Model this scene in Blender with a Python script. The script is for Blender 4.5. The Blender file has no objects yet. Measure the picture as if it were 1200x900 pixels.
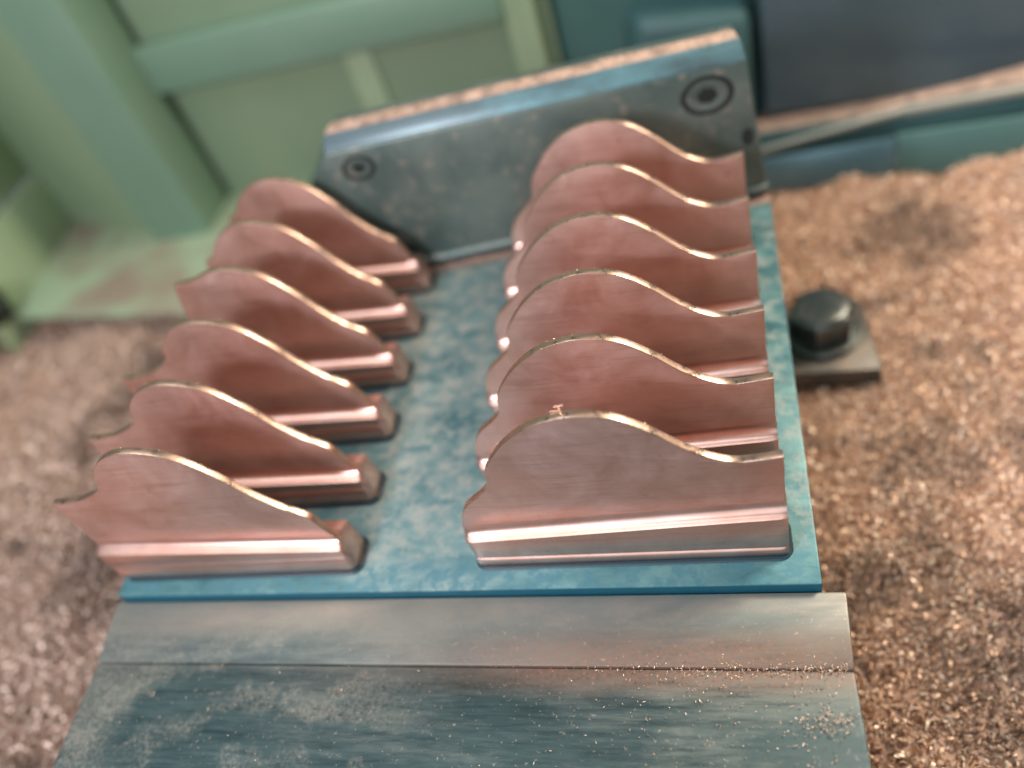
import bpy, bmesh, math, random
import numpy as np
from mathutils import Vector, Matrix, noise
random.seed(7); rng = np.random.default_rng(7)
S = 0.001                                   # everything below is written in millimetres
SC = bpy.context.scene
COL = SC.collection

# ------------------------------------------------------------------ camera
cam_d = bpy.data.cameras.new('camera'); cam = bpy.data.objects.new('camera', cam_d); COL.objects.link(cam)
cam.location = Vector((63.13, -81.01, 140.82)) * S
cam.rotation_euler = (math.radians(42.972), math.radians(14.778), math.radians(6.435))
cam_d.sensor_fit = 'HORIZONTAL'; cam_d.sensor_width = 36; cam_d.lens = 28.944
cam_d.clip_start = 0.005; cam_d.clip_end = 20
cam_d.dof.use_dof = True; cam_d.dof.focus_distance = 0.147; cam_d.dof.aperture_fstop = 6.2
SC.camera = cam

# ------------------------------------------------------------------ world and lamps
w = bpy.data.worlds.new('World'); SC.world = w; w.use_nodes = True
w.node_tree.nodes['Background'].inputs[0].default_value = (0.86, 0.93, 1.0, 1)
w.node_tree.nodes['Background'].inputs[1].default_value = 0.12

def area(name, loc, target, size, power, color, size_y=None):
    l = bpy.data.lights.new(name, 'AREA'); l.energy = power; l.color = color; l.size = size * S
    if size_y: l.shape = 'RECTANGLE'; l.size_y = size_y * S
    o = bpy.data.objects.new(name, l); COL.objects.link(o)
    o.location = Vector(loc) * S
    o.rotation_euler = (Vector(target) - Vector(loc)).to_track_quat('-Z', 'Y').to_euler()
    return o
area('key_lamp', (-134, -235, 232), (0, 30, 10), 55, 1.35, (0.98, 0.93, 1.0))
area('front_fill', (40, -520, 330), (0, 60, 0), 520, 1.3, (0.90, 0.97, 1.0))  # large soft fill added in front for ambient light, no real door
area('overhead_fill', (-200, -40, 620), (-60, 100, 0), 420, 2.2, (0.93, 0.98, 1.0))  # soft fill added overhead for ambient light, not a known lamp
area('work_lamp', (330, 210, 300), (20, 40, 10), 120, 2.6, (1.0, 0.86, 0.70))
SC.view_settings.view_transform = 'Standard'; SC.view_settings.look = 'None'
SC.view_settings.exposure = 0.0; SC.view_settings.gamma = 1
SC.cycles.use_denoising = True

# ------------------------------------------------------------------ materials
def mat(name, build):
    m = bpy.data.materials.new(name); m.use_nodes = True
    nt = m.node_tree; b = nt.nodes['Principled BSDF']; build(nt, b); return m
def N(nt, t, **k):
    n = nt.nodes.new(t)
    for a, v in k.items():
        if a in n.inputs.keys(): n.inputs[a].default_value = v
        else: setattr(n, a, v)
    return n
def coords(nt, scale=(1, 1, 1), rot=(0, 0, 0), src='Object'):
    tc = N(nt, 'ShaderNodeTexCoord'); mp = N(nt, 'ShaderNodeMapping')
    mp.inputs['Scale'].default_value = scale; mp.inputs['Rotation'].default_value = rot
    nt.links.new(tc.outputs[src], mp.inputs['Vector']); return mp.outputs[0]
def noise_t(nt, vec, scale, detail=4, rough=0.55, dist=0.0):
    n = N(nt, 'ShaderNodeTexNoise'); n.inputs['Scale'].default_value = scale
    n.inputs['Detail'].default_value = detail; n.inputs['Roughness'].default_value = rough; n.inputs['Distortion'].default_value = dist
    nt.links.new(vec, n.inputs['Vector']); return n.outputs['Fac']
def ramp(nt, fac, stops):
    r = N(nt, 'ShaderNodeValToRGB'); e = r.color_ramp.elements
    while len(e) < len(stops): e.new(0.5)
    for el, (p, c) in zip(e, stops):
        el.position = p; el.color = (c, c, c, 1) if isinstance(c, (int, float)) else (*c, 1)
    nt.links.new(fac, r.inputs[0]); return r.outputs[0]
def mix(nt, fac, a, b):
    n = N(nt, 'ShaderNodeMix', data_type='RGBA')
    if isinstance(fac, (int, float)): n.inputs[0].default_value = fac
    else: nt.links.new(fac, n.inputs[0])
    for i, v in ((6, a), (7, b)):
        if isinstance(v, tuple): n.inputs[i].default_value = (*v, 1)
        else: nt.links.new(v, n.inputs[i])
    return n.outputs[2]
def mathn(nt, op, a, b=None, clamp=False):
    n = N(nt, 'ShaderNodeMath', operation=op, use_clamp=clamp)
    for i, v in ((0, a), (1, b)):
        if v is None: continue
        if isinstance(v, (int, float)): n.inputs[i].default_value = v
        else: nt.links.new(v, n.inputs[i])
    return n.outputs[0]
def bump(nt, b, h, strength, dist):
    n = N(nt, 'ShaderNodeBump'); n.inputs['Strength'].default_value = strength; n.inputs['Distance'].default_value = dist * S
    nt.links.new(h, n.inputs['Height']); nt.links.new(n.outputs[0], b.inputs['Normal'])
def sep(nt, vec):
    s = N(nt, 'ShaderNodeSeparateXYZ'); nt.links.new(vec, s.inputs[0]); return s.outputs
def band(nt, v, a, b, soft):             # 1 inside a..b (mm), soft edges
    lo = N(nt, 'ShaderNodeMapRange', interpolation_type='SMOOTHSTEP'); lo.inputs[1].default_value = (a - soft) * S; lo.inputs[2].default_value = (a + soft) * S
    hi = N(nt, 'ShaderNodeMapRange', interpolation_type='SMOOTHSTEP'); hi.inputs[1].default_value = (b - soft) * S; hi.inputs[2].default_value = (b + soft) * S
    nt.links.new(v, lo.inputs[0]); nt.links.new(v, hi.inputs[0])
    return mathn(nt, 'SUBTRACT', lo.outputs[0], hi.outputs[0], True)

def m_copper(nt, b):
    v = coords(nt); st = coords(nt, (1, 1, 9)); oi = N(nt, 'ShaderNodeObjectInfo')
    va = N(nt, 'ShaderNodeVectorMath', operation='ADD'); nt.links.new(v, va.inputs[0])
    nt.links.new(mathn(nt, 'MULTIPLY', oi.outputs['Random'], 3.0), va.inputs[1]); v = va.outputs[0]
    blot = noise_t(nt, v, 75, 6, .68, .5); grain = noise_t(nt, st, 900, 3, .6); spot = noise_t(nt, v, 420, 2, .5)
    c = mix(nt, ramp(nt, blot, [(0.35, 0.0), (0.7, 1.0)]), (0.58, 0.345, 0.28), (0.71, 0.49, 0.435))
    c = mix(nt, ramp(nt, spot, [(0.70, 0.0), (0.78, 0.3)]), c, (0.33, 0.19, 0.14))
    ln = noise_t(nt, coords(nt, (.06, 1, 1), (0, math.radians(3), 0)), 1100, 4, .7)
    c = mix(nt, ramp(nt, ln, [(0.52, 0.0), (0.75, 0.55)]), c, (0.43, 0.25, 0.20))
    nt.links.new(c, b.inputs['Base Color']); b.inputs['Metallic'].default_value = 1
    nt.links.new(ramp(nt, blot, [(0.3, 0.42), (0.7, 0.54)]), b.inputs['Roughness'])
    b.inputs['Metallic'].default_value = 0.93
    bump(nt, b, grain, 0.25, 0.03)
M_COPPER = mat('machined_copper', m_copper)
def m_rim(nt, b):
    v = coords(nt); g = noise_t(nt, v, 1500, 3, .7); g2 = noise_t(nt, v, 260, 4, .7)
    b.inputs['Base Color'].default_value = (0.68, 0.47, 0.37, 1); b.inputs['Metallic'].default_value = 1
    nt.links.new(ramp(nt, g2, [(0.35, 0.22), (0.65, 0.52)]), b.inputs['Roughness'])
    nt.links.new(mix(nt, ramp(nt, g2, [(0.45, 0.0), (0.7, 0.8)]), (0.68, 0.47, 0.36), (0.42, 0.27, 0.20)), b.inputs['Base Color'])
    bump(nt, b, g, 0.5, 0.06)
def m_base(nt, b):
    m_copper(nt, b)
    for l in list(b.inputs['Roughness'].links): nt.links.remove(l)
    b.inputs['Roughness'].default_value = 0.33
M_BASE = mat('milled_copper_base', m_base)
M_RIM = mat('bright_cut_copper', m_rim)
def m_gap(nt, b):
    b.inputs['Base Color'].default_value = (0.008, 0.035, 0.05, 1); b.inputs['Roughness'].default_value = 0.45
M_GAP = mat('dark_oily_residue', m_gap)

def m_blue(nt, b):
    v = coords(nt); x, y, z = sep(nt, v)
    n1 = noise_t(nt, coords(nt, (1, 2.4, 1)), 60, 6, .62, .6); n2 = noise_t(nt, v, 260, 5, .65); n3 = noise_t(nt, v, 900, 3, .6)
    c = mix(nt, ramp(nt, n1, [(0.34, 0.0), (0.66, 1.0)]), (0.035, 0.13, 0.15), (0.13, 0.27, 0.275))
    c = mix(nt, ramp(nt, n2, [(0.47, 0.0), (0.66, 0.75)]), c, (0.31, 0.34, 0.31))
    c = mix(nt, ramp(nt, n3, [(0.62, 0.0), (0.74, 0.8)]), c, (0.02, 0.12, 0.16))
    aisle = mathn(nt, 'MULTIPLY', band(nt, x, -24, 16, 9), ramp(nt, n1, [(0.34, 0.1), (0.66, 0.7)]))
    c = mix(nt, mathn(nt, 'MULTIPLY', aisle, ramp(nt, n2, [(0.35, 0.35), (0.6, 1.0)])), c, (0.37, 0.35, 0.30))
    # the dye is still thick near the front edge
    edge = mathn(nt, 'MULTIPLY', band(nt, y, -20, 2.2, 2.2), ramp(nt, n2, [(0.45, 0.08), (0.56, 1.0)]))
    c = mix(nt, mathn(nt, 'MULTIPLY', edge, 0.75), c, (0.02, 0.155, 0.20))
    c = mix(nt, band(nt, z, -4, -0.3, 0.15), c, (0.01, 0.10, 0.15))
    # copper dust swept against the rear jaw
    dist_back = mathn(nt, 'SUBTRACT', mathn(nt, 'ADD', mathn(nt, 'MULTIPLY', x, 0.115), 0.1006), y)
    dust = mathn(nt, 'MULTIPLY', band(nt, dist_back, -3, 2.6, 0.8), ramp(nt, n2, [(0.3, 0.55), (0.6, 1.0)]))
    c = mix(nt, dust, c, (0.50, 0.30, 0.22))
    nt.links.new(c, b.inputs['Base Color']); b.inputs['Metallic'].default_value = 0.35
    nt.links.new(ramp(nt, n2, [(0.3, 0.34), (0.7, 0.6)]), b.inputs['Roughness'])
    bump(nt, b, n2, 0.3, 0.15)
M_BLUE = mat('worn_blue_plate', m_blue)

def m_front(nt, b):
    v = coords(nt); x, y, z = sep(nt, v)
    st = noise_t(nt, coords(nt, (0.10, 1, 1), (0, 0, math.radians(-4))), 700, 6, .7, .0)
    big = noise_t(nt, coords(nt, (0.45, 1, 1), (0, 0, .5)), 38, 7, .68, .3); sm = noise_t(nt, v, 1300, 3, .6)
    dark = mix(nt, ramp(nt, st, [(0.35, 0.0), (0.68, 1.0)]), (0.018, 0.043, 0.047), (0.052, 0.090, 0.092))
    light = mix(nt, ramp(nt, big, [(0.35, 0.0), (0.65, 1.0)]), (0.125, 0.165, 0.16), (0.29, 0.245, 0.20))
    f = mathn(nt, 'ADD', band(nt, y, -19.6, 10, 0.4), 0.0)
    f2 = mathn(nt, 'ADD', mathn(nt, 'MULTIPLY', big, 6.0 * S), y)
    grad = band(nt, f2, -9.5, 30, 5.5)
    c = mix(nt, mathn(nt, 'MULTIPLY', f, mathn(nt, 'ADD', mathn(nt, 'MULTIPLY', grad, 0.75), 0.25)), dark, light)
    wipe = ramp(nt, big, [(0.46, 0.0), (0.60, 1.0)])
    c = mix(nt, mathn(nt, 'MULTIPLY', wipe, mathn(nt, 'MULTIPLY', ramp(nt, st, [(0.3, 0.0), (0.6, 1.0)]), 0.5)), c, (0.22, 0.235, 0.20))
    wv = N(nt, 'ShaderNodeTexWave', wave_type='RINGS', rings_direction='Z'); wv.inputs['Scale'].default_value = 22; wv.inputs['Distortion'].default_value = 9; wv.inputs['Detail'].default_value = 4; wv.inputs['Detail Scale'].default_value = 1.6; wv.inputs['Detail Roughness'].default_value = .7
    off = N(nt, 'ShaderNodeVectorMath', operation='ADD'); off.inputs[1].default_value = (.022, .075, 0); nt.links.new(v, off.inputs[0]); nt.links.new(off.outputs[0], wv.inputs['Vector'])
    sw = mathn(nt, 'MULTIPLY', ramp(nt, wv.outputs['Fac'], [(0.35, 0.0), (0.8, 0.8)]), mathn(nt, 'MULTIPLY', band(nt, x, -90, -2, 14), ramp(nt, big, [(0.36, 0.1), (0.55, 1.0)])))
    sw = mathn(nt, 'MULTIPLY', sw, ramp(nt, sm, [(0.38, 0.15), (0.58, 1.0)]))
    c = mix(nt, sw, c, (0.19, 0.20, 0.17))
    edge_l = band(nt, x, -90, -66, 5)
    c = mix(nt, mathn(nt, 'MULTIPLY', edge_l, ramp(nt, sm, [(0.35, 0.1), (0.6, 0.7)])), c, (0.20, 0.20, 0.17))
    rust = mathn(nt, 'MULTIPLY', band(nt, y, -23, -14.0, 3.2), band(nt, x, 5, 90, 30))
    c = mix(nt, mathn(nt, 'MULTIPLY', rust, ramp(nt, sm, [(0.30, 0.35), (0.55, 0.9)])), c, (0.20, 0.125, 0.09))
    c = mix(nt, ramp(nt, sm, [(0.64, 0.0), (0.72, 0.55)]), c, (0.36, 0.30, 0.24))
    nt.links.new(c, b.inputs['Base Color']); b.inputs['Metallic'].default_value = 0.3
    nt.links.new(ramp(nt, st, [(0.3, 0.38), (0.7, 0.62)]), b.inputs['Roughness'])
    bump(nt, b, st, 0.25, 0.05)
M_FRONT = mat('oily_steel_front_block', m_front)

def m_jaw(nt, b):
    v = coords(nt); n1 = noise_t(nt, v, 45, 5, .6, .4); n2 = noise_t(nt, v, 300, 4, .6)
    c = mix(nt, ramp(nt, n1, [(0.35, 0.0), (0.65, 1.0)]), (0.075, 0.115, 0.105), (0.15, 0.185, 0.165))
    c = mix(nt, ramp(nt, n2, [(0.56, 0.0), (0.70, 0.6)]), c, (0.30, 0.26, 0.21))
    nt.links.new(c, b.inputs['Base Color']); b.inputs['Metallic'].default_value = 0.35
    nt.links.new(ramp(nt, n1, [(0.3, 0.35), (0.7, 0.5)]), b.inputs['Roughness']); bump(nt, b, n2, 0.2, 0.1)
M_JAW = mat('hardened_jaw_steel', m_jaw)
def m_chamf(nt, b):
    v = coords(nt); n2 = noise_t(nt, coords(nt, (.35, 1, 1)), 110, 5, .65)
    c = mix(nt, ramp(nt, n2, [(0.36, 0.0), (0.62, 1.0)]), (0.08, 0.115, 0.125), mix(nt, band(nt, sep(nt, v)[0], 5, 200, 20), (0.10, 0.15, 0.17), (0.14, 0.28, 0.31)))
    nt.links.new(c, b.inputs['Base Color']); b.inputs['Metallic'].default_value = 0.5; b.inputs['Roughness'].default_value = 0.38; bump(nt, b, n2, .3, .2)
M_CHAMF = mat('blue_highlight_bevel', m_chamf)  # blue highlight painted into the bevel colour, greyer towards one end
def m_dusty(nt, b):
    v = coords(nt); n2 = noise_t(nt, v, 240, 5, .65)
    c = mix(nt, ramp(nt, n2, [(0.36, 0.0), (0.64, 1.0)]), (0.22, 0.16, 0.13), (0.50, 0.34, 0.26))
    nt.links.new(c, b.inputs['Base Color']); b.inputs['Roughness'].default_value = 0.7; bump(nt, b, n2, .6, .5)
M_DUST = mat('copper_dusted_steel', m_dusty)
def simple(name, col, rough, metal=0.0, col2=None, scale=60, bmp=0.15, lo=.4, hi=.65):
    def f(nt, b):
        v = coords(nt); n = noise_t(nt, v, scale, 5, .6, .3)
        nt.links.new(mix(nt, ramp(nt, n, [(lo, 0.0), (hi, 1.0)]), col, col2 or tuple(c * 1.35 for c in col)), b.inputs['Base Color'])
        b.inputs['Roughness'].default_value = rough; b.inputs['Metallic'].default_value = metal
        bump(nt, b, n, bmp, 0.4)
    return mat(name, f)
M_GREEN = simple('green_machine_paint', (0.20, 0.285, 0.18), 0.5, 0, (0.23, 0.31, 0.20), 14)
M_GREEN_L = simple('pale_green_machine_paint', (0.27, 0.365, 0.22), 0.5, 0, (0.33, 0.42, 0.26), 12)
M_GREEN_T = simple('teal_green_machine_paint', (0.16, 0.265, 0.19), 0.42, 0, (0.18, 0.28, 0.205), 16)
M_TEAL = simple('dark_teal_machine_paint', (0.06, 0.145, 0.13), 0.45, 0, (0.075, 0.165, 0.15), 20)
M_DTEAL = simple('deep_teal_paint', (0.04, 0.10, 0.10), 0.5, 0, (0.05, 0.12, 0.12), 30)
M_TRAY = simple('stained_green_tray', (0.28, 0.37, 0.24), 0.55, 0, (0.24, 0.19, 0.14), 16, .15, .44, .60)
M_GREY = simple('grey_steel_cover', (0.085, 0.145, 0.18), 0.33, 0.45, (0.12, 0.185, 0.22), 18)
M_BAND = simple('blue_grey_guard', (0.09, 0.19, 0.24), 0.35, 0.55, (0.14, 0.25, 0.30), 40)
M_EDGE = simple('bright_guard_edge', (0.55, 0.55, 0.47), 0.35, 0.6, (0.62, 0.62, 0.55), 80)
M_STEEL = simple('dark_oily_steel', (0.10, 0.115, 0.105), 0.30, 0.8, (0.17, 0.175, 0.16), 120)
M_RUSTY = simple('brown_clamp_steel', (0.085, 0.08, 0.07), 0.45, 0.5, (0.15, 0.12, 0.095), 130)
M_BLACK = simple('black_rubber', (0.012, 0.018, 0.016), 0.5)
M_BODY = simple('dark_vise_casting', (0.04, 0.07, 0.07), 0.5, 0.3, (0.07, 0.10, 0.10), 60)

def chipmat(nt, b):
    g = N(nt, 'ShaderNodeNewGeometry'); v = coords(nt)
    big = noise_t(nt, v, 26, 4, .6, .5)
    c = ramp(nt, g.outputs['Random Per Island'], [(0.0, (0.36, 0.20, 0.13)), (0.25, (0.64, 0.40, 0.26)), (0.6, (0.80, 0.55, 0.38)), (1.0, (0.92, 0.75, 0.60))])
    c = mix(nt, mathn(nt, 'MULTIPLY', band(nt, sep(nt, v)[0], -900, -78, 12), 0.6), c, (0.52, 0.41, 0.36))     # left heap paler: its cool light is painted into the colour
    c = mix(nt, ramp(nt, big, [(0.54, 0.0), (0.66, 0.7)]), c, (0.12, 0.075, 0.055))     # darker patches at random
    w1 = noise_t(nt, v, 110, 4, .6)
    for (px, py, pr) in ((121, 141, 20), (109, 53, 13), (118, -8, 30), (146, 26, 24), (-148, 134, 20), (168, 108, 12), (-130, 30, 22), (-150, 112, 26)):  # painted shade: dark patches where the chips lie in shadow
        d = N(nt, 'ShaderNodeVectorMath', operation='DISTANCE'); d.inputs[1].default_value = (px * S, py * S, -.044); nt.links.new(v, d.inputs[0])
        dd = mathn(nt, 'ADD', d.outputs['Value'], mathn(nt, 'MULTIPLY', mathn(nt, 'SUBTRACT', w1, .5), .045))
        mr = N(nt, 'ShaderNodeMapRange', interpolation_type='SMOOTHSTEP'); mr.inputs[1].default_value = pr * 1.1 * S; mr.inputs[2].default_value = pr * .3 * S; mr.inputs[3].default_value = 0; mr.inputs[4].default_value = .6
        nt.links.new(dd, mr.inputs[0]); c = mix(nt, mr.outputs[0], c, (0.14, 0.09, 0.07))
    nt.links.new(c, b.inputs['Base Color']); b.inputs['Metallic'].default_value = 0.35; b.inputs['Roughness'].default_value = 0.45
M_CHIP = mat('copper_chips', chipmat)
M_BED = simple('copper_swarf_bed', (0.34, 0.21, 0.15), 0.8, 0, (0.50, 0.34, 0.25), 300, .8)

# ------------------------------------------------------------------ mesh helpers
def link(name, me, m, parent=None, **props):
    o = bpy.data.objects.new(name, me); COL.objects.link(o)
    for mm in (m if isinstance(m, (list, tuple)) else [m]):
        if mm and len(me.materials) < 8 and mm.name not in [x.name for x in me.materials]: me.materials.append(mm)
    if parent: o.parent = parent
    for k, v in props.items(): o[k] = v
    return o
def thing(name, loc, label, category, group=None):
    o = bpy.data.objects.new(name, None); COL.objects.link(o); o.location = Vector(loc) * S; o.empty_display_size = .01
    o['label'] = label; o['category'] = category
    if group: o['group'] = group
    return o
def done(bm, name, bevel=0, seg=2, ang=30, smooth=True):
    bmesh.ops.remove_doubles(bm, verts=bm.verts, dist=1e-7)
    bmesh.ops.recalc_face_normals(bm, faces=bm.faces)
    if bevel:
        ed = [e for e in bm.edges if len(e.link_faces) == 2 and e.calc_face_angle(0) > math.radians(ang)]
        bmesh.ops.bevel(bm, geom=ed, offset=bevel * S, segments=seg, profile=.5, affect='EDGES', clamp_overlap=True)
    me = bpy.data.meshes.new(name); bm.to_mesh(me); bm.free()
    if smooth:
        for p in me.polygons: p.use_smooth = True
        me.set_sharp_from_angle(angle=math.radians(38))
    return me
def prism_bm(loop0, loop1):               # two matching 3-D loops in mm
    bm = bmesh.new()
    a = [bm.verts.new(Vector(p) * S) for p in loop0]; b = [bm.verts.new(Vector(p) * S) for p in loop1]
    n = len(a); bm.faces.new(a); bm.faces.new(b[::-1])
    for i in range(n): bm.faces.new((a[i], a[(i + 1) % n], b[(i + 1) % n], b[i]))
    return bm
def box(name, x0, x1, y0, y1, z0, z1, m, parent=None, bevel=0.4, rot=None, **props):
    bm = prism_bm([(x0, y0, z0), (x1, y0, z0), (x1, y1, z0), (x0, y1, z0)], [(x0, y0, z1), (x1, y0, z1), (x1, y1, z1), (x0, y1, z1)])
    if rot: bmesh.ops.transform(bm, matrix=rot, verts=bm.verts)
    return link(name, done(bm, name, bevel), m, parent, **props)
def slab(name, quad, thick, m, parent=None, bevel=0.4, **props):   # a quad in space, thickened along its normal (away from the camera)
    q = [Vector(p) for p in quad]; n = (q[1] - q[0]).cross(q[3] - q[0]).normalized()
    if n.dot(Vector((63, -81, 141)) - q[0]) > 0: n = -n
    bm = prism_bm(q, [p + n * thick for p in q])
    return link(name, done(bm, name, bevel), m, parent, **props)

# ------------------------------------------------------------------ the twelve copper pieces
def smooth_path(pts):
    """pts: (x, z) or (x, z, 's') for a sharp corner; centripetal-ish Catmull-Rom between."""
    P = [Vector(p[:2]) for p in pts]; sharp = [len(p) > 2 for p in pts]; out = []
    for i in range(len(P) - 1):
        p1, p2 = P[i], P[i + 1]
        p0 = p1 - (p2 - p1) if (i == 0 or sharp[i]) else P[i - 1]
        p3 = p2 + (p2 - p1) if (i + 2 >= len(P) or sharp[i + 1]) else P[i + 2]
        n = max(2, int((p2 - p1).length / 0.8))
        L = (p2 - p1).length
        t1 = (p2 - p0).normalized() * L; t2 = (p3 - p1).normalized() * L
        for k in range(n):
            t = k / n; t3 = t ** 3; tt = t * t
            out.append(p1 * (2 * t3 - 3 * tt + 1) + t1 * (t3 - 2 * tt + t) + p2 * (-2 * t3 + 3 * tt) + t2 * (t3 - tt))
    out.append(P[-1]); return [(v.x, v.y) for v in out]
YF, YB = 2.9, 4.5
def fin_mesh(name, prof, bottom, m=(M_COPPER, M_RIM), bevel=0.16):
    prof = smooth_path(prof)
    loop = prof + [(prof[-1][0], bottom), (prof[0][0], bottom)]
    loop = [p for i, p in enumerate(loop) if (Vector(p) - Vector(loop[i - 1])).length > 0.05]
    bm = prism_bm([(x, YF, z) for x, z in loop], [(x, YB, z) for x, z in loop])
    me = done(bm, name, 0)
    bm = bmesh.new(); bm.from_mesh(me); bpy.data.meshes.remove(me)
    ed = [e for e in bm.edges if len(e.link_faces) == 2 and any(len(f.verts) > 6 for f in e.link_faces)]
    bmesh.ops.bevel(bm, geom=ed, offset=bevel * S, segments=2, profile=.5, affect='EDGES', clamp_overlap=True)
    for f in bm.faces: f.material_index = 1 if abs(f.normal.y) < 0.95 else 0
    # chamfered burr crumbs are added separately
    me = bpy.data.meshes.new(name); bm.to_mesh(me); bm.free()
    for p in me.polygons: p.use_smooth = True
    me.set_sharp_from_angle(angle=math.radians(35))
    return me
def base_mesh(name, x0, x1, topL, topR, section, cutL=0, cutR=0, depth=8.0):
    """cross-section swept along x. section(z_top) -> list of (y, z); end caps are rounded in plan."""
    bm = bmesh.new(); rings = []
    xs = [(x0, 1.4), (x0 + .35, .65), (x0 + 1.0, .2), (x0 + 1.8, 0)] + [(x0 + 1.8 + (x1 - x0 - 3.6) * k / 24, 0) for k in range(1, 24)] + [(x1 - 1.8, 0), (x1 - 1.0, .2), (x1 - .35, .65), (x1, 1.4)]
    for x, ins in xs:
        if not cutR and x > (x0 + x1) / 2: ins *= .3
        f = (x - x0) / (x1 - x0); zt = topL + (topR - topL) * f
        ring = []
        for y, z in section(zt):
            yy = y + ins * (1 - 2 * (y / depth)) if True else y
            xx = x
            if z > zt - 2.2 and cutR and f > .5: xx = min(x, x1 - cutR * (z - (zt - 2.2)) / 2.2)
            if cutL and f < .5: xx = max(x, x0 + cutL * max(0, 1 - z / 7))
            ring.append(bm.verts.new(Vector((xx, yy, z)) * S))
        rings.append(ring)
    n = len(rings[0])
    for a, b in zip(rings, rings[1:]):
        for i in range(n): bm.faces.new((a[i], b[i], b[(i + 1) % n], a[(i + 1) % n]))
    bm.faces.new(rings[0]); bm.faces.new(rings[-1][::-1])
    return done(bm, name)
def fillet(zt, rise, y0):
    return [(y0 + (2.89 - y0) * math.sin(math.radians(a)), zt - .3 + rise * (1 - math.cos(math.radians(a)))) for a in (2, 12, 22, 31, 40, 49, 58, 68, 78, 88)]
BACK = lambda zt: [(4.51, zt + 1.6), (5.0, zt + .8), (5.6, zt + .3), (7.6, zt), (8, zt - .4), (8, 1.5), (7.2, 0.5)]
def section_right(zt):
    return [(0.9, 0.3), (0.1, 0.6), (0, 0.9), (0, 2.1), (.12, 2.42), (.45, 2.75), (.45, zt - .75), (.55, zt - .42)] + fillet(zt, 2.6, .75) + BACK(zt)
def section_left(zt):
    return [(0.7, 0.3), (0.08, 0.6), (0, 0.9), (0, 1.5), (.35, 4.5), (.62, 4.8), (.62, 5.1), (.3, 5.4), (.3, zt - .7), (.4, zt - .4)] + fillet(zt, 1.7, .6) + BACK(zt)
FIN_R = [(9.7, 8.0, 's'), (9.35, 12.0), (11.4, 16.9), (15.2, 20.6), (17.4, 23.0), (18.2, 25.4, 's'), (18.6, 28.0), (20.9, 31.8), (24.4, 35.9), (28.9, 39.2), (34.3, 41.0), (38.5, 41.1), (43.9, 39.6), (48.8, 35.9), (53.7, 31.0), (57.5, 28.0), (61.5, 26.2), (65.6, 26.3), (69.5, 26.9, 's'), (69.5, 12.0)]
FIN_L_LOW = [(-18.6, 8.0), (-19.9, 10.6), (-20.9, 13.4), (-22.0, 16.4), (-23.8, 18.3), (-26.0, 20.0), (-28.5, 22.7), (-31.4, 26.6), (-34.6, 31.8), (-38.3, 36.4), (-42.6, 39.6), (-48.4, 41.2), (-53.4, 40.7)]
FIN_L = (FIN_L_LOW + [(-57.3, 38.4), (-60.6, 34.6), (-61.4, 31.9, 's'), (-63.5, 29.9), (-68.5, 27.7), (-72.6, 26.9), (-77.2, 26.6, 's'), (-77.3, 20), (-77.2, 10.0)])[::-1]
FIN_L_CUT = (FIN_L_LOW + [(-57.0, 39.4), (-62.6, 38.6, 's'), (-63.8, 34.5), (-64.6, 31.0, 's'), (-66.4, 24.5), (-70.5, 17.5), (-74.0, 10.5)])[::-1]
FIN_L_ROUND = (FIN_L_LOW + [(-57.4, 38.6), (-60.6, 35.6), (-62.6, 32.8), (-65.4, 31.4, 's'), (-66.2, 27.5), (-68.0, 22.0), (-71.5, 16.0), (-75.0, 10.0)])[::-1]
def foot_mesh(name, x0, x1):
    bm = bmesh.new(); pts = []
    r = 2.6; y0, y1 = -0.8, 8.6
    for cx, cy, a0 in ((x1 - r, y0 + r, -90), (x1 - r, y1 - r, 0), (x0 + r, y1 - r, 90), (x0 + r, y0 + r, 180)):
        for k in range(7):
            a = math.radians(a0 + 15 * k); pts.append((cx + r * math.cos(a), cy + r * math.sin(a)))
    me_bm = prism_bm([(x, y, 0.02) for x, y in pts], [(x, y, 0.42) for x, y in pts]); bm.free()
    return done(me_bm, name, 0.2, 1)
fin_r = fin_mesh('fin', FIN_R, 8.0); fin_l = fin_mesh('fin', FIN_L, 8.0); fin_lc = fin_mesh('fin', FIN_L_CUT, 8.0); fin_lr = fin_mesh('fin', FIN_L_ROUND, 8.0)
base_r = base_mesh('base', 9.0, 69.7, 8.9, 12.3, section_right, cutL=1.3)
base_l = base_mesh('base', -77.6, -17.0, 10.6, 8.0, section_left, cutL=2.2, cutR=1.6)
foot_r = foot_mesh('residue_bead', 9.0, 70.5); foot_l = foot_mesh('residue_bead', -75.4, -16.0)
PITCH = 17.62
ordn = ['nearest the front edge', 'second from the front edge', 'third from the front edge', 'fourth from the front edge', 'next to last before the rear jaw', 'last of its row, against the rear jaw']
lab_r = ['greyish front copper fin of the square-ended row, fully in view on the blue plate',
         'copper square-ended fin standing directly behind the fully visible one, reddish with bright serrated rim',
         'third square-ended copper fin counted from the front edge of the blue plate',
         'fourth square-ended copper fin, level with the hex bolt head beside the plate',
         'fifth square-ended copper fin, one before the piece closest to the rear jaw',
         'rearmost square-ended copper fin, orange toned and blurred, beneath the large socket screw']
lab_l = ['greyish front copper fin of the slope-ended row, fully in view with pointed barb',
         'copper slope-ended fin standing directly behind the fully visible one, barb over the chips',
         'third slope-ended copper fin from the front edge, the last with a pointed barb',
         'fourth slope-ended copper fin, its flat-cut shoulder seen against the green tray',
         'fifth slope-ended copper fin, one before the piece closest to the green panels',
         'rearmost slope-ended copper fin, pinkish and blurred against the green machine wall']
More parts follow.
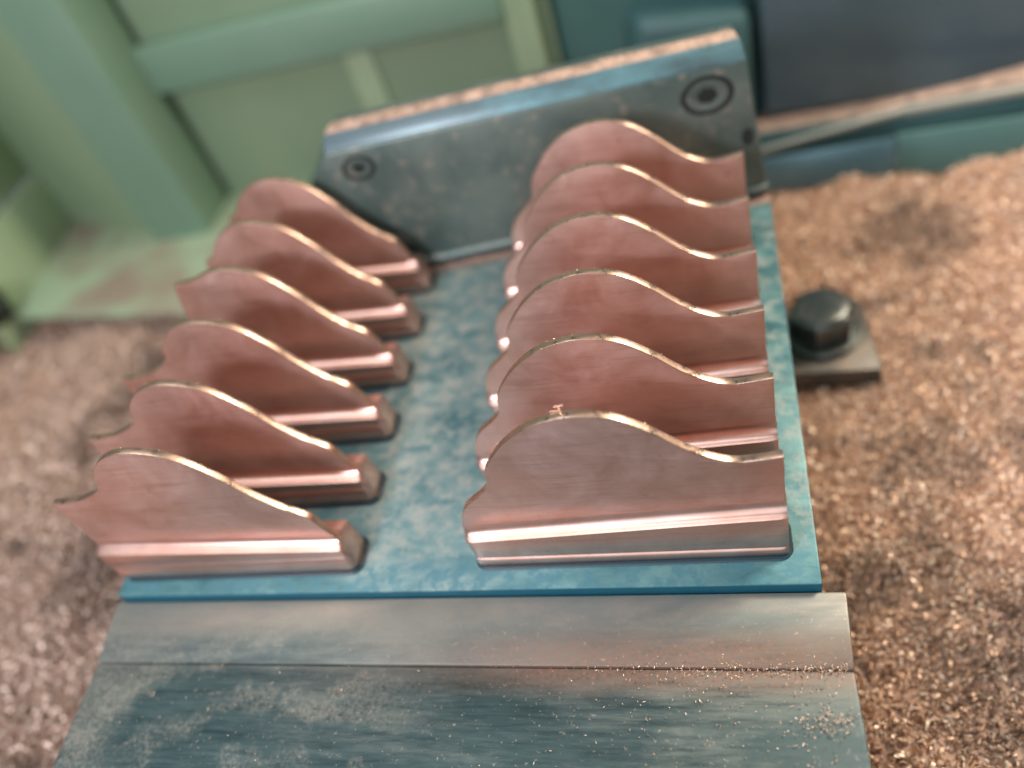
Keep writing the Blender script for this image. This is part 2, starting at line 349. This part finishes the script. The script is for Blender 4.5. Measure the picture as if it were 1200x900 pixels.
for k in range(6):
    for side in 'RL':
        t = thing('copper_finned_workpiece', (0, k * PITCH, 0), (lab_r if side == 'R' else lab_l)[k], 'copper workpiece',
                  'square-ended copper workpieces' if side == 'R' else 'slope-ended copper workpieces')
        jit = random.uniform(-.12, .12) if k else 0
        t.location.x += jit * S; t.rotation_euler.z = math.radians(random.uniform(-.35, .35)) if k else 0; t.location.y += random.uniform(-.2, .2) * S if k else 0
        fm = fin_r if side == 'R' else (fin_l if k < 3 else fin_lc if k == 3 else fin_lr)
        link('fin', fm, (M_COPPER, M_RIM), t)
        link('base', base_r if side == 'R' else base_l, M_BASE, t)
        link('residue_bead', foot_r if side == 'R' else foot_l, M_GAP, t)
        # small curled burrs left on the rim
        bm = bmesh.new()
        src = smooth_path(FIN_R if side == 'R' else FIN_L_LOW[::-1])
        top = [p for p in src if p[1] > 27] if side == 'R' else src
        spots = [(35.0, 41.25, 1.3)] if (side == 'R' and k == 0) else []
        for _ in range(26 if k < 3 else 10):
            px, pz = random.choice(top); spots.append((px, pz - .04, random.uniform(.1, .26 if k < 2 else .15)))
        for px, pz, sz in spots:
            if sz > 1:   # the tall hair-like burr
                for (ax, az, bx, bz) in ((0, 0, .1, 1.1), (-.7, 1.0, .8, 1.15), (-1.6, -.15, .3, -.05)):
                    a = Vector((px + ax, YB, pz + az)); b_ = Vector((px + bx, YB + .05, pz + bz)); d = Vector((0, .07, .07)); e = Vector((.06, 0, .05))
                    vs = [bm.verts.new(q * S) for q in (a - e, a + e, b_ + e, b_ - e, a + d, b_ + d)]
                    bm.faces.new(vs[:4]); bm.faces.new((vs[0], vs[4], vs[5], vs[3])); bm.faces.new((vs[1], vs[2], vs[5], vs[4]))
            else:
                y = random.choice((YB - .05, YB - .1, YF + .05)); r = sz
                c = Vector((px, y, pz)); q = [c + Vector((random.uniform(-r, r) * 1.6, random.uniform(-r, r) * .5, random.uniform(-.2, 1) * r)) for _ in range(4)]
                vs = [bm.verts.new(v * S) for v in q]
                for tr in ((0, 1, 2), (0, 2, 3), (0, 3, 1), (1, 3, 2)): bm.faces.new([vs[i] for i in tr])
        me = bpy.data.meshes.new('burr'); bm.to_mesh(me); bm.free()
        link('rim_burrs', me, M_RIM, t, kind='stuff')

# ------------------------------------------------------------------ blue plate
plate = [(-76.0, -4.2), (74.6, -5.6), (76.4, 110.6), (-82, 92.5)]
bm = prism_bm([(x, y, -34) for x, y in plate], [(x, y, 0) for x, y in plate])
link('blue_plate', done(bm, 'blue_plate', 0.35, 2), M_BLUE, None, label='turquoise worn plate carrying both rows of copper pieces', category='plate')

# ------------------------------------------------------------------ vise: front block, rear jaw with screws, casting
vise = thing('machine_vise', (0, 0, -45), 'steel machine vise gripping the blue plate, rear jaw with two socket screws', 'vise')
def vlink(o):
    o.location = -vise.location; return o
def vbox(*a, **k): return vlink(box(*a, parent=vise, **k))
bm = prism_bm([(-77.6, -4.5, -34), (78.6, -6.0, -34), (77.9, -19.9, -34), (-76.4, -18.2, -34)], [(-77.3, -4.45, -2.2), (78.6, -5.95, -2.2), (77.9, -19.9, -3.0), (-76.4, -18.2, -3.0)])
vlink(link('front_step', done(bm, 's', 0.5), M_FRONT, vise))
bm = prism_bm([(-76.4, -18.25, -40), (77.9, -19.95, -40), (78.4, -80, -40), (-76.8, -80, -40)], [(-76.4, -18.25, -3.35), (77.9, -19.95, -3.35), (78.4, -80, -4.2), (-76.8, -80, -4.2)])
vlink(link('front_block', done(bm, 's', 0.6), M_FRONT, vise))
# rear jaw: local frame along the jaw line (-21,98.8) -> (76.2,110)
JO = Vector((76.2, 110.0, 0)); ju = Vector((-97.1, -11.2, 0)).normalized(); jn = Vector((ju.y, -ju.x, 0))   # ju: towards the other end, jn: away from the camera
if jn.y < 0: jn = -jn
def J(u, d, z): return JO + ju * u + jn * d + Vector((0, 0, z))
def jaw_loop(d, inset=0):
    return [J(0.0, d, 1.6), J(118, d, 1.6), J(118, d, 32), J(111.5, d, 41.0), J(4.0, d, 38.6)]
LOOPS = [(0.8, 0.2), (0, 1.7)]
# face body
f0 = [J(0.3, .9, 0.35), J(117.5, .9, 0.35), J(121, 0, 32), J(110.5, 0, 40.6), J(4.0, 0, 38.6), J(0.1, 0, 2.2)]
f0 = [J(0.1, 0, 2.0), J(119, 0, 2.0), J(118.5, 0, 33.5), J(110.6, 0, 42.0), J(3.9, 0, 39.6)]
f1 = [p + jn * 20 for p in f0]
vlink(link('rear_jaw_plate', done(prism_bm(f0, f1), 's', 0.7), M_JAW, vise))
jaw = vise.children[-1]
b0 = [J(3.9, 0.25, 39.6), J(110.6, 0.25, 42.0), J(109.8, 3.0, 45.4), J(4.6, 3.0, 43.9)]; b1 = [J(3.9, 6, 38.0), J(110.6, 6, 40.8), J(109.8, 6, 45.0), J(4.6, 6, 43.0)]
vlink(link('jaw_bevel', done(prism_bm(b0, b1), 's', 0.25), M_CHAMF, vise))
t0 = [J(4.6, 3.5, 43.2), J(109.8, 3.5, 45.2), J(108.5, 8, 45.6), J(5.2, 8.0, 43.6)]; t1 = [p + Vector((0, 0, 1.2)) for p in t0]
vlink(link('jaw_top', done(prism_bm([p - Vector((0, 0, 12)) for p in t0], [p + Vector((0, 0, .6)) for p in t0]), 's', 0.5), M_DUST, vise))
# jaw foot line: lit lip above a dark slot
l0 = [J(0.2, -0.9, 2.1), J(119, -0.9, 2.1), J(119, 1, 3.6), J(0.2, 1, 3.6)]
vlink(link('jaw_lip', done(prism_bm(l0, [p + Vector((0, 0, .9)) for p in l0]), 's', 0.3), M_JAW, vise))
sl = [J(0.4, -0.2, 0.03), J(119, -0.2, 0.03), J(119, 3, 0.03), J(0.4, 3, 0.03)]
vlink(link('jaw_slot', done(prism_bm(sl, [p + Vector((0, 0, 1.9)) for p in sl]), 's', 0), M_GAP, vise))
def screw(u, z, r):
    root = None
    def ringmesh(profile, nseg=40, hexin=None):
        bm = bmesh.new(); rings = []
        for (rr, d) in profile:
            rings.append([bm.verts.new(J(u + rr * math.cos(2 * math.pi * k / nseg), d, z + .8 * rr * math.sin(2 * math.pi * k / nseg)) * S) for k in range(nseg)])
        for a, b in zip(rings, rings[1:]):
            for k in range(nseg): bm.faces.new((a[k], a[(k + 1) % nseg], b[(k + 1) % nseg], b[k]))
        bm.faces.new(rings[-1]); return bm
    hole = link('counterbore', done(ringmesh([(r + .6, .02), (r + .6, -.06), (r * .3, -.06)]), 's'), M_BLACK, jaw)
    head = link('socket_screw', done(ringmesh([(r * .86, .0), (r * .86, -.12), (r * .80, -.2), (r * .66, -.2), (r * .6, -.1), (r * .3, -.1)]), 's'), M_JAW, jaw)
    bm = bmesh.new(); vs = [bm.verts.new(J(u + r * .46 * math.cos(math.radians(60 * k + 10)), -.14, z + r * .38 * math.sin(math.radians(60 * k + 10))) * S) for k in range(6)]
    vb = [bm.verts.new(J(u + r * .46 * math.cos(math.radians(60 * k + 10)), -.02, z + r * .38 * math.sin(math.radians(60 * k + 10))) * S) for k in range(6)]
    bm.faces.new(vs); bm.faces.new(vb[::-1])
    for k in range(6): bm.faces.new((vs[k], vs[(k + 1) % 6], vb[(k + 1) % 6], vb[k]))
    link('hex_socket', done(bm, 's'), M_BLACK, jaw)
screw(13.6, 33.0, 5.9); screw(103.5, 35.9, 4.0)
# dark pin hole low on the jaw beside the last piece
bm = bmesh.new(); vs = [bm.verts.new(J(4.6 + 1.6 * math.cos(a), -.05, 19 + 2.6 * math.sin(a)) * S) for a in [math.radians(20 * k) for k in range(18)]]
vb = [bm.verts.new(v.co + Vector(jn) * .4 * S) for v in vs]; bm.faces.new(vs); bm.faces.new(vb[::-1])
for k in range(18): bm.faces.new((vs[k], vs[(k + 1) % 18], vb[(k + 1) % 18], vb[k]))
link('pin_hole', done(bm, 's'), M_BLACK, jaw)
bm = prism_bm([J(.2, 20.05, -40), J(122, 20.05, -40), J(122, 34, -40), J(.2, 34, -40)], [J(4, 20.05, 34), J(116, 20.05, 36), J(114, 34, 30), J(6, 34, 30)])
vlink(link('rear_casting', done(bm, 's', 2), M_BODY, vise))
bm = prism_bm([(-74, -78, -46), (73, -78, -46), (74.5, 128, -46), (-80, 112, -46)], [(-74, -78, -34.1), (73, -78, -34.1), (74.5, 128, -34.1), (-80, 112, -34.1)])
vlink(link('vise_base', done(bm, 's', .5), M_BODY, vise))

# ------------------------------------------------------------------ clamp with hex bolt
cl = thing('hold_down_clamp', (88, 92, -46), 'dark steel clamp block with large hex bolt lying on the copper chips', 'clamp')
def cmesh(o): o.location = -cl.location; return o
bm = prism_bm([(60, 79.5, -46), (101.5, 77.5, -46), (101, 105, -46), (60, 108, -46)], [(60, 79.5, -38), (101, 77.7, -38), (100.2, 104.6, -38), (60, 108, -38)])
cmesh(link('block', done(bm, 's', .6), M_RUSTY, cl))
CX, CY = 87.8, 93.2
def disc(name, prof, m, nseg, rot=0, smooth=True, hexn=False):
    bm = bmesh.new(); rings = []
    for r, z in prof:
        rings.append([bm.verts.new(Vector((CX + r * math.cos(2 * math.pi * k / nseg + rot), CY + r * math.sin(2 * math.pi * k / nseg + rot), z)) * S) for k in range(nseg)])
    for a, b in zip(rings, rings[1:]):
        for k in range(nseg): bm.faces.new((a[k], a[(k + 1) % nseg], b[(k + 1) % nseg], b[k]))
    bm.faces.new(rings[-1]); bm.faces.new(rings[0][::-1])
    return cmesh(link(name, done(bm, name, 0.25 if hexn else 0.1, 2, 25), m, cl))
disc('washer', [(10.4, -37.9), (10.8, -37.6), (10.8, -36.4), (10.4, -36.0)], M_STEEL, 40)
disc('bolt_head', [(9.3, -35.9), (9.3, -28.6), (7.8, -27.4)], M_STEEL, 6, math.radians(14), hexn=True)
disc('bolt_crown', [(7.3, -27.5), (6.9, -26.9), (4.5, -26.5)], M_STEEL, 30)

# ------------------------------------------------------------------ chip bed and chips
def bedz(x, y):
    z = -46 + 7 * noise.noise(Vector((x * .022, y * .022, 3.1))) + 3.0 * noise.noise(Vector((x * .07, y * .07, 8.0)))
    if x < -60: z += 16 * math.exp(-((x + 82) / 16) ** 2) * max(0.0, min(1.0, (60 - y) / 60)) 
    if y > 125 and x < -100: z -= 8 * min(1, (y - 125) / 20)
    if 60 < x < 110 and 60 < y < 125: z = z * .3 + .7 * -44.5 if (x < 108) else z
    return min(z, -41.5) if x > 60 else z
nx, ny = 190, 150; X0, X1, Y0, Y1 = -330, 260, -150, 185
vs = []; fs = []
for j in range(ny):
    for i in range(nx):
        x = X0 + (X1 - X0) * i / (nx - 1); y = Y0 + (Y1 - Y0) * j / (ny - 1)
        vs.append((x * S, y * S, bedz(x, y) * S))
for j in range(ny - 1):
    for i in range(nx - 1):
        a = j * nx + i; fs.append((a, a + 1, a + 1 + nx, a + nx))
me = bpy.data.meshes.new('ground'); me.from_pydata(vs, [], fs)
for p in me.polygons: p.use_smooth = True
link('ground', me, M_BED, None, kind='structure')

def chips(name, pts, size, m=M_CHIP, parent=None, **props):
    n = len(pts); P = np.array(pts)
    ln = rng.uniform(.7, 1.7, n) * size; wd = rng.uniform(.28, .6, n) * size; bend = rng.uniform(.15, .75, n) * ln
    q = rng.normal(size=(n, 4)); q /= np.linalg.norm(q, axis=1)[:, None]
    tmpl = np.zeros((n, 8, 3))
    for k, t in enumerate((-1, -.35, .35, 1)):
        for s, sg in enumerate((-1, 1)):
            tmpl[:, k * 2 + s, 0] = t * ln / 2; tmpl[:, k * 2 + s, 1] = sg * wd / 2 * (1 - .35 * abs(t)); tmpl[:, k * 2 + s, 2] = bend * (1 - t * t) - bend * .5
    w_, x_, y_, z_ = q.T
    Rm = np.stack([np.stack([1 - 2 * (y_ ** 2 + z_ ** 2), 2 * (x_ * y_ - z_ * w_), 2 * (x_ * z_ + y_ * w_)], -1),
                   np.stack([2 * (x_ * y_ + z_ * w_), 1 - 2 * (x_ ** 2 + z_ ** 2), 2 * (y_ * z_ - x_ * w_)], -1),
                   np.stack([2 * (x_ * z_ - y_ * w_), 2 * (y_ * z_ + x_ * w_), 1 - 2 * (x_ ** 2 + y_ ** 2)], -1)], 1)
    V = (np.einsum('nij,nkj->nki', Rm, tmpl) + P[:, None, :]) * S
    base = np.arange(n)[:, None] * 8
    F = np.concatenate([base + np.array([[0, 2, 3, 1]]), base + np.array([[2, 4, 5, 3]]), base + np.array([[4, 6, 7, 5]])], 1).reshape(-1, 4)
    me = bpy.data.meshes.new(name); me.vertices.add(n * 8); me.vertices.foreach_set('co', V.reshape(-1))
    nf = len(F); me.loops.add(nf * 4); me.polygons.add(nf)
    me.polygons.foreach_set('loop_start', np.arange(nf) * 4); me.loops.foreach_set('vertex_index', F.reshape(-1))
    me.update(calc_edges=True); me.validate()
    return link(name, me, m, parent, **props)
pts = []
def scatter(x0, x1, y0, y1, n, lift=1.2):
    for _ in range(n):
        x = random.uniform(x0, x1); y = random.uniform(y0, y1)
        if -76 < x < 76 and -79 < y < 125: continue
        pts.append((x, y, bedz(x, y) + random.uniform(0, lift)))
scatter(70, 185, -55, 178, 42000)
nr = len(pts)
scatter(-200, -70, -60, 160, 40000, 2)
scatter(-330, -200, 0, 170, 14000, 2.5)
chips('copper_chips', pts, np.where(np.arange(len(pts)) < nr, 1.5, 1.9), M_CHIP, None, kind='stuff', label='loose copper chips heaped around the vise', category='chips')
# crumbs lying on the front block and plate
pts = []
for _ in range(420):
    x = 78 - abs(random.gauss(0, 24)); y = -19.8 + random.gauss(0, .6) + (.0 if random.random() < .7 else random.gauss(0, 3)); 
    if -70 < x < 77: pts.append((x, y, -3.0 + random.uniform(0, .15)))
for _ in range(260):
    x = 74 - abs(random.gauss(0, 22)); y = random.uniform(-48, -20); pts.append((x, y, -3.3 + random.uniform(0, .1)))
for _ in range(160):
    pts.append((random.gauss(73, 3), random.gauss(-29, 1.2), -3.2 + random.uniform(0, .5)))
for _ in range(90): pts.append((random.uniform(-74, 77), random.uniform(-50, -6), -3.2 + random.uniform(0.2, .5)))
chips('chip_crumbs', [p for p in pts if p[0] < 77.5], .33, M_CHIP, None, kind='stuff', label='fine copper crumbs scattered on the front block', category='chips')
pts = []
for _ in range(380):
    u = random.uniform(6, 108); p = J(u, 5.2 + random.gauss(0, 1.1), 44.2 + u / 60 + random.uniform(0, .6)); pts.append((p.x, p.y, p.z))
for _ in range(500):
    u = random.uniform(0, 118); p = J(u, -abs(random.gauss(0, 1.2)) - .3, random.uniform(0.1, .5)); pts.append((p.x, p.y, p.z))
chips('jaw_crumbs', pts, .5, M_CHIP, None, kind='stuff', label='copper crumbs along the top and foot of the rear jaw', category='chips')

# ------------------------------------------------------------------ machine enclosure behind
enc = thing('machine_enclosure', (-160, 228, -46), 'pale green painted machine enclosure walls with post and rail behind the vise', 'machine enclosure')
def E(o): o.location = -enc.location; return o
E(slab('back_panel', [(-185, 231, -70), (8, 231, -70), (8, 231, 210), (-185, 231, 210)], 3, M_GREEN, enc))
E(box('rail', -161, -8, 222, 230.9, 13, 33, M_GREEN_T, enc, bevel=1.2))
E(box('seam_strip', -78, -66, 229.4, 230.9, -70, 12.8, M_GREEN_L, enc, bevel=.4))
E(box('upright', -8, 4, 224, 230.9, -70, 210, M_GREEN_L, enc, bevel=1.0))
E(box('corner_post', -189, -160, 200, 228, -46, 210, M_GREEN_T, enc, bevel=2.0))
E(slab('side_panel', [(-255, 229, -60), (-183, 204.6, -60), (-183, 204.6, 210), (-255, 229, 210)], 3, M_GREEN, enc))
E(slab('end_panel', [(-249, 150, -60), (-249, 229, -60), (-249, 229, -13), (-249, 150, -13)], 3, M_GREEN_L, enc))
E(slab('upper_end_panel', [(-251, 150, -11.5), (-251, 229, -11.5), (-251, 229, 210), (-251, 150, 210)], 3, M_GREEN_L, enc))
E(slab('dark_panel', [(4, 236, -80), (300, 236, -80), (300, 236, 210), (4, 236, 210)], 3, M_TEAL, enc))
E(slab('tray_ledge', [(-250, 160, -43), (-118, 141, -43), (-118, 232, -43), (-250, 232, -43)], 3, M_TRAY, enc, bevel=.8))
# dark cast housing beyond the jaw
hs = thing('cast_housing', (60, 225, -46), 'dark teal rounded casting just behind the rear jaw of the vise', 'machine casting')
bm = prism_bm([(28, 212, -60), (80, 212, -60), (80, 234, -60), (28, 234, -60)], [(40, 216, 6), (80, 214, 2), (80, 234, 4), (34, 234, 6)])
o = link('housing', done(bm, 's', 5, 4), M_DTEAL, hs); o.location = -hs.location
# grey cover box and guard on the far side of the chips
gc = thing('spindle_side_cover', (130, 240, -46), 'grey sheet steel cover box above the guard strip beyond the chips', 'machine cover')
bm = prism_bm([(83, 214, -41), (240, 214, -47), (240, 235, -47), (83, 235, -41)], [(83, 219, 120), (240, 219, 120), (240, 235, 120), (83, 235, 120)])
o = link('cover_box', done(bm, 's', 2.5, 3), M_GREY, gc); o.location = -gc.location
gd = thing('guard_rail', (120, 190, -46), 'chip dusted guard with a pale bent metal edge and blue lower band', 'machine guard')
def G(o): o.location = -gd.location; return o
G(slab('lower_band', [(76, 174, -46), (122, 173, -47), (122, 176, -33), (76, 177, -34.5)], 2, M_BAND, gd))
G(slab('end_band', [(122.3, 173, -47), (250, 171, -50), (250, 174, -33), (122.3, 176, -32)], 2, M_TEAL, gd))
G(slab('recess', [(76, 184, -46), (260, 184, -46), (260, 186, -30), (76, 186, -30)], 2, M_DTEAL, gd))
G(slab('edge_strip', [(78, 184, -37), (126, 184, -30), (126, 184, -28), (78, 184, -35)], 3, M_EDGE, gd, bevel=.3))
G(slab('end_edge_strip', [(126.2, 184, -30.5), (260, 184, -28), (260, 184, -25), (126.2, 184, -28)], 3, M_EDGE, gd, bevel=.3))
G(slab('top_flange', [(78, 187.2, -35.5), (126, 187.2, -28), (260, 187.2, -25.5), (260, 222, -33), ], 2, M_DUST, gd))
G(slab('inner_flange', [(78, 187.2, -35.6), (260, 222, -34), (200, 226, -44), (78, 224, -44)], 2, M_DUST, gd))

# dark hose end at the tray
ho = thing('coolant_hose', (-250, 158, -38), 'black round hose end lying by the green tray at the chip heap', 'hose')
bm = bmesh.new(); path = [(-300, 120, -36), (-275, 135, -35), (-256, 150, -34), (-243, 160, -34)]
rings = []
for i, p in enumerate(path):
    r = 9 if i < 3 else 7.5
    d = (Vector(path[min(i + 1, 3)]) - Vector(path[max(i - 1, 0)])).normalized(); a = d.cross(Vector((0, 0, 1))).normalized(); b_ = a.cross(d)
    rings.append([bm.verts.new((Vector(p) + a * r * math.cos(k * math.pi / 9) + b_ * r * math.sin(k * math.pi / 9)) * S) for k in range(18)])
for a, b_ in zip(rings, rings[1:]):
    for k in range(18): bm.faces.new((a[k], a[(k + 1) % 18], b_[(k + 1) % 18], b_[k]))
bm.faces.new(rings[0]); bm.faces.new(rings[-1][::-1])
o = link('hose', done(bm, 's', 1), M_BLACK, ho); o.location = -ho.location
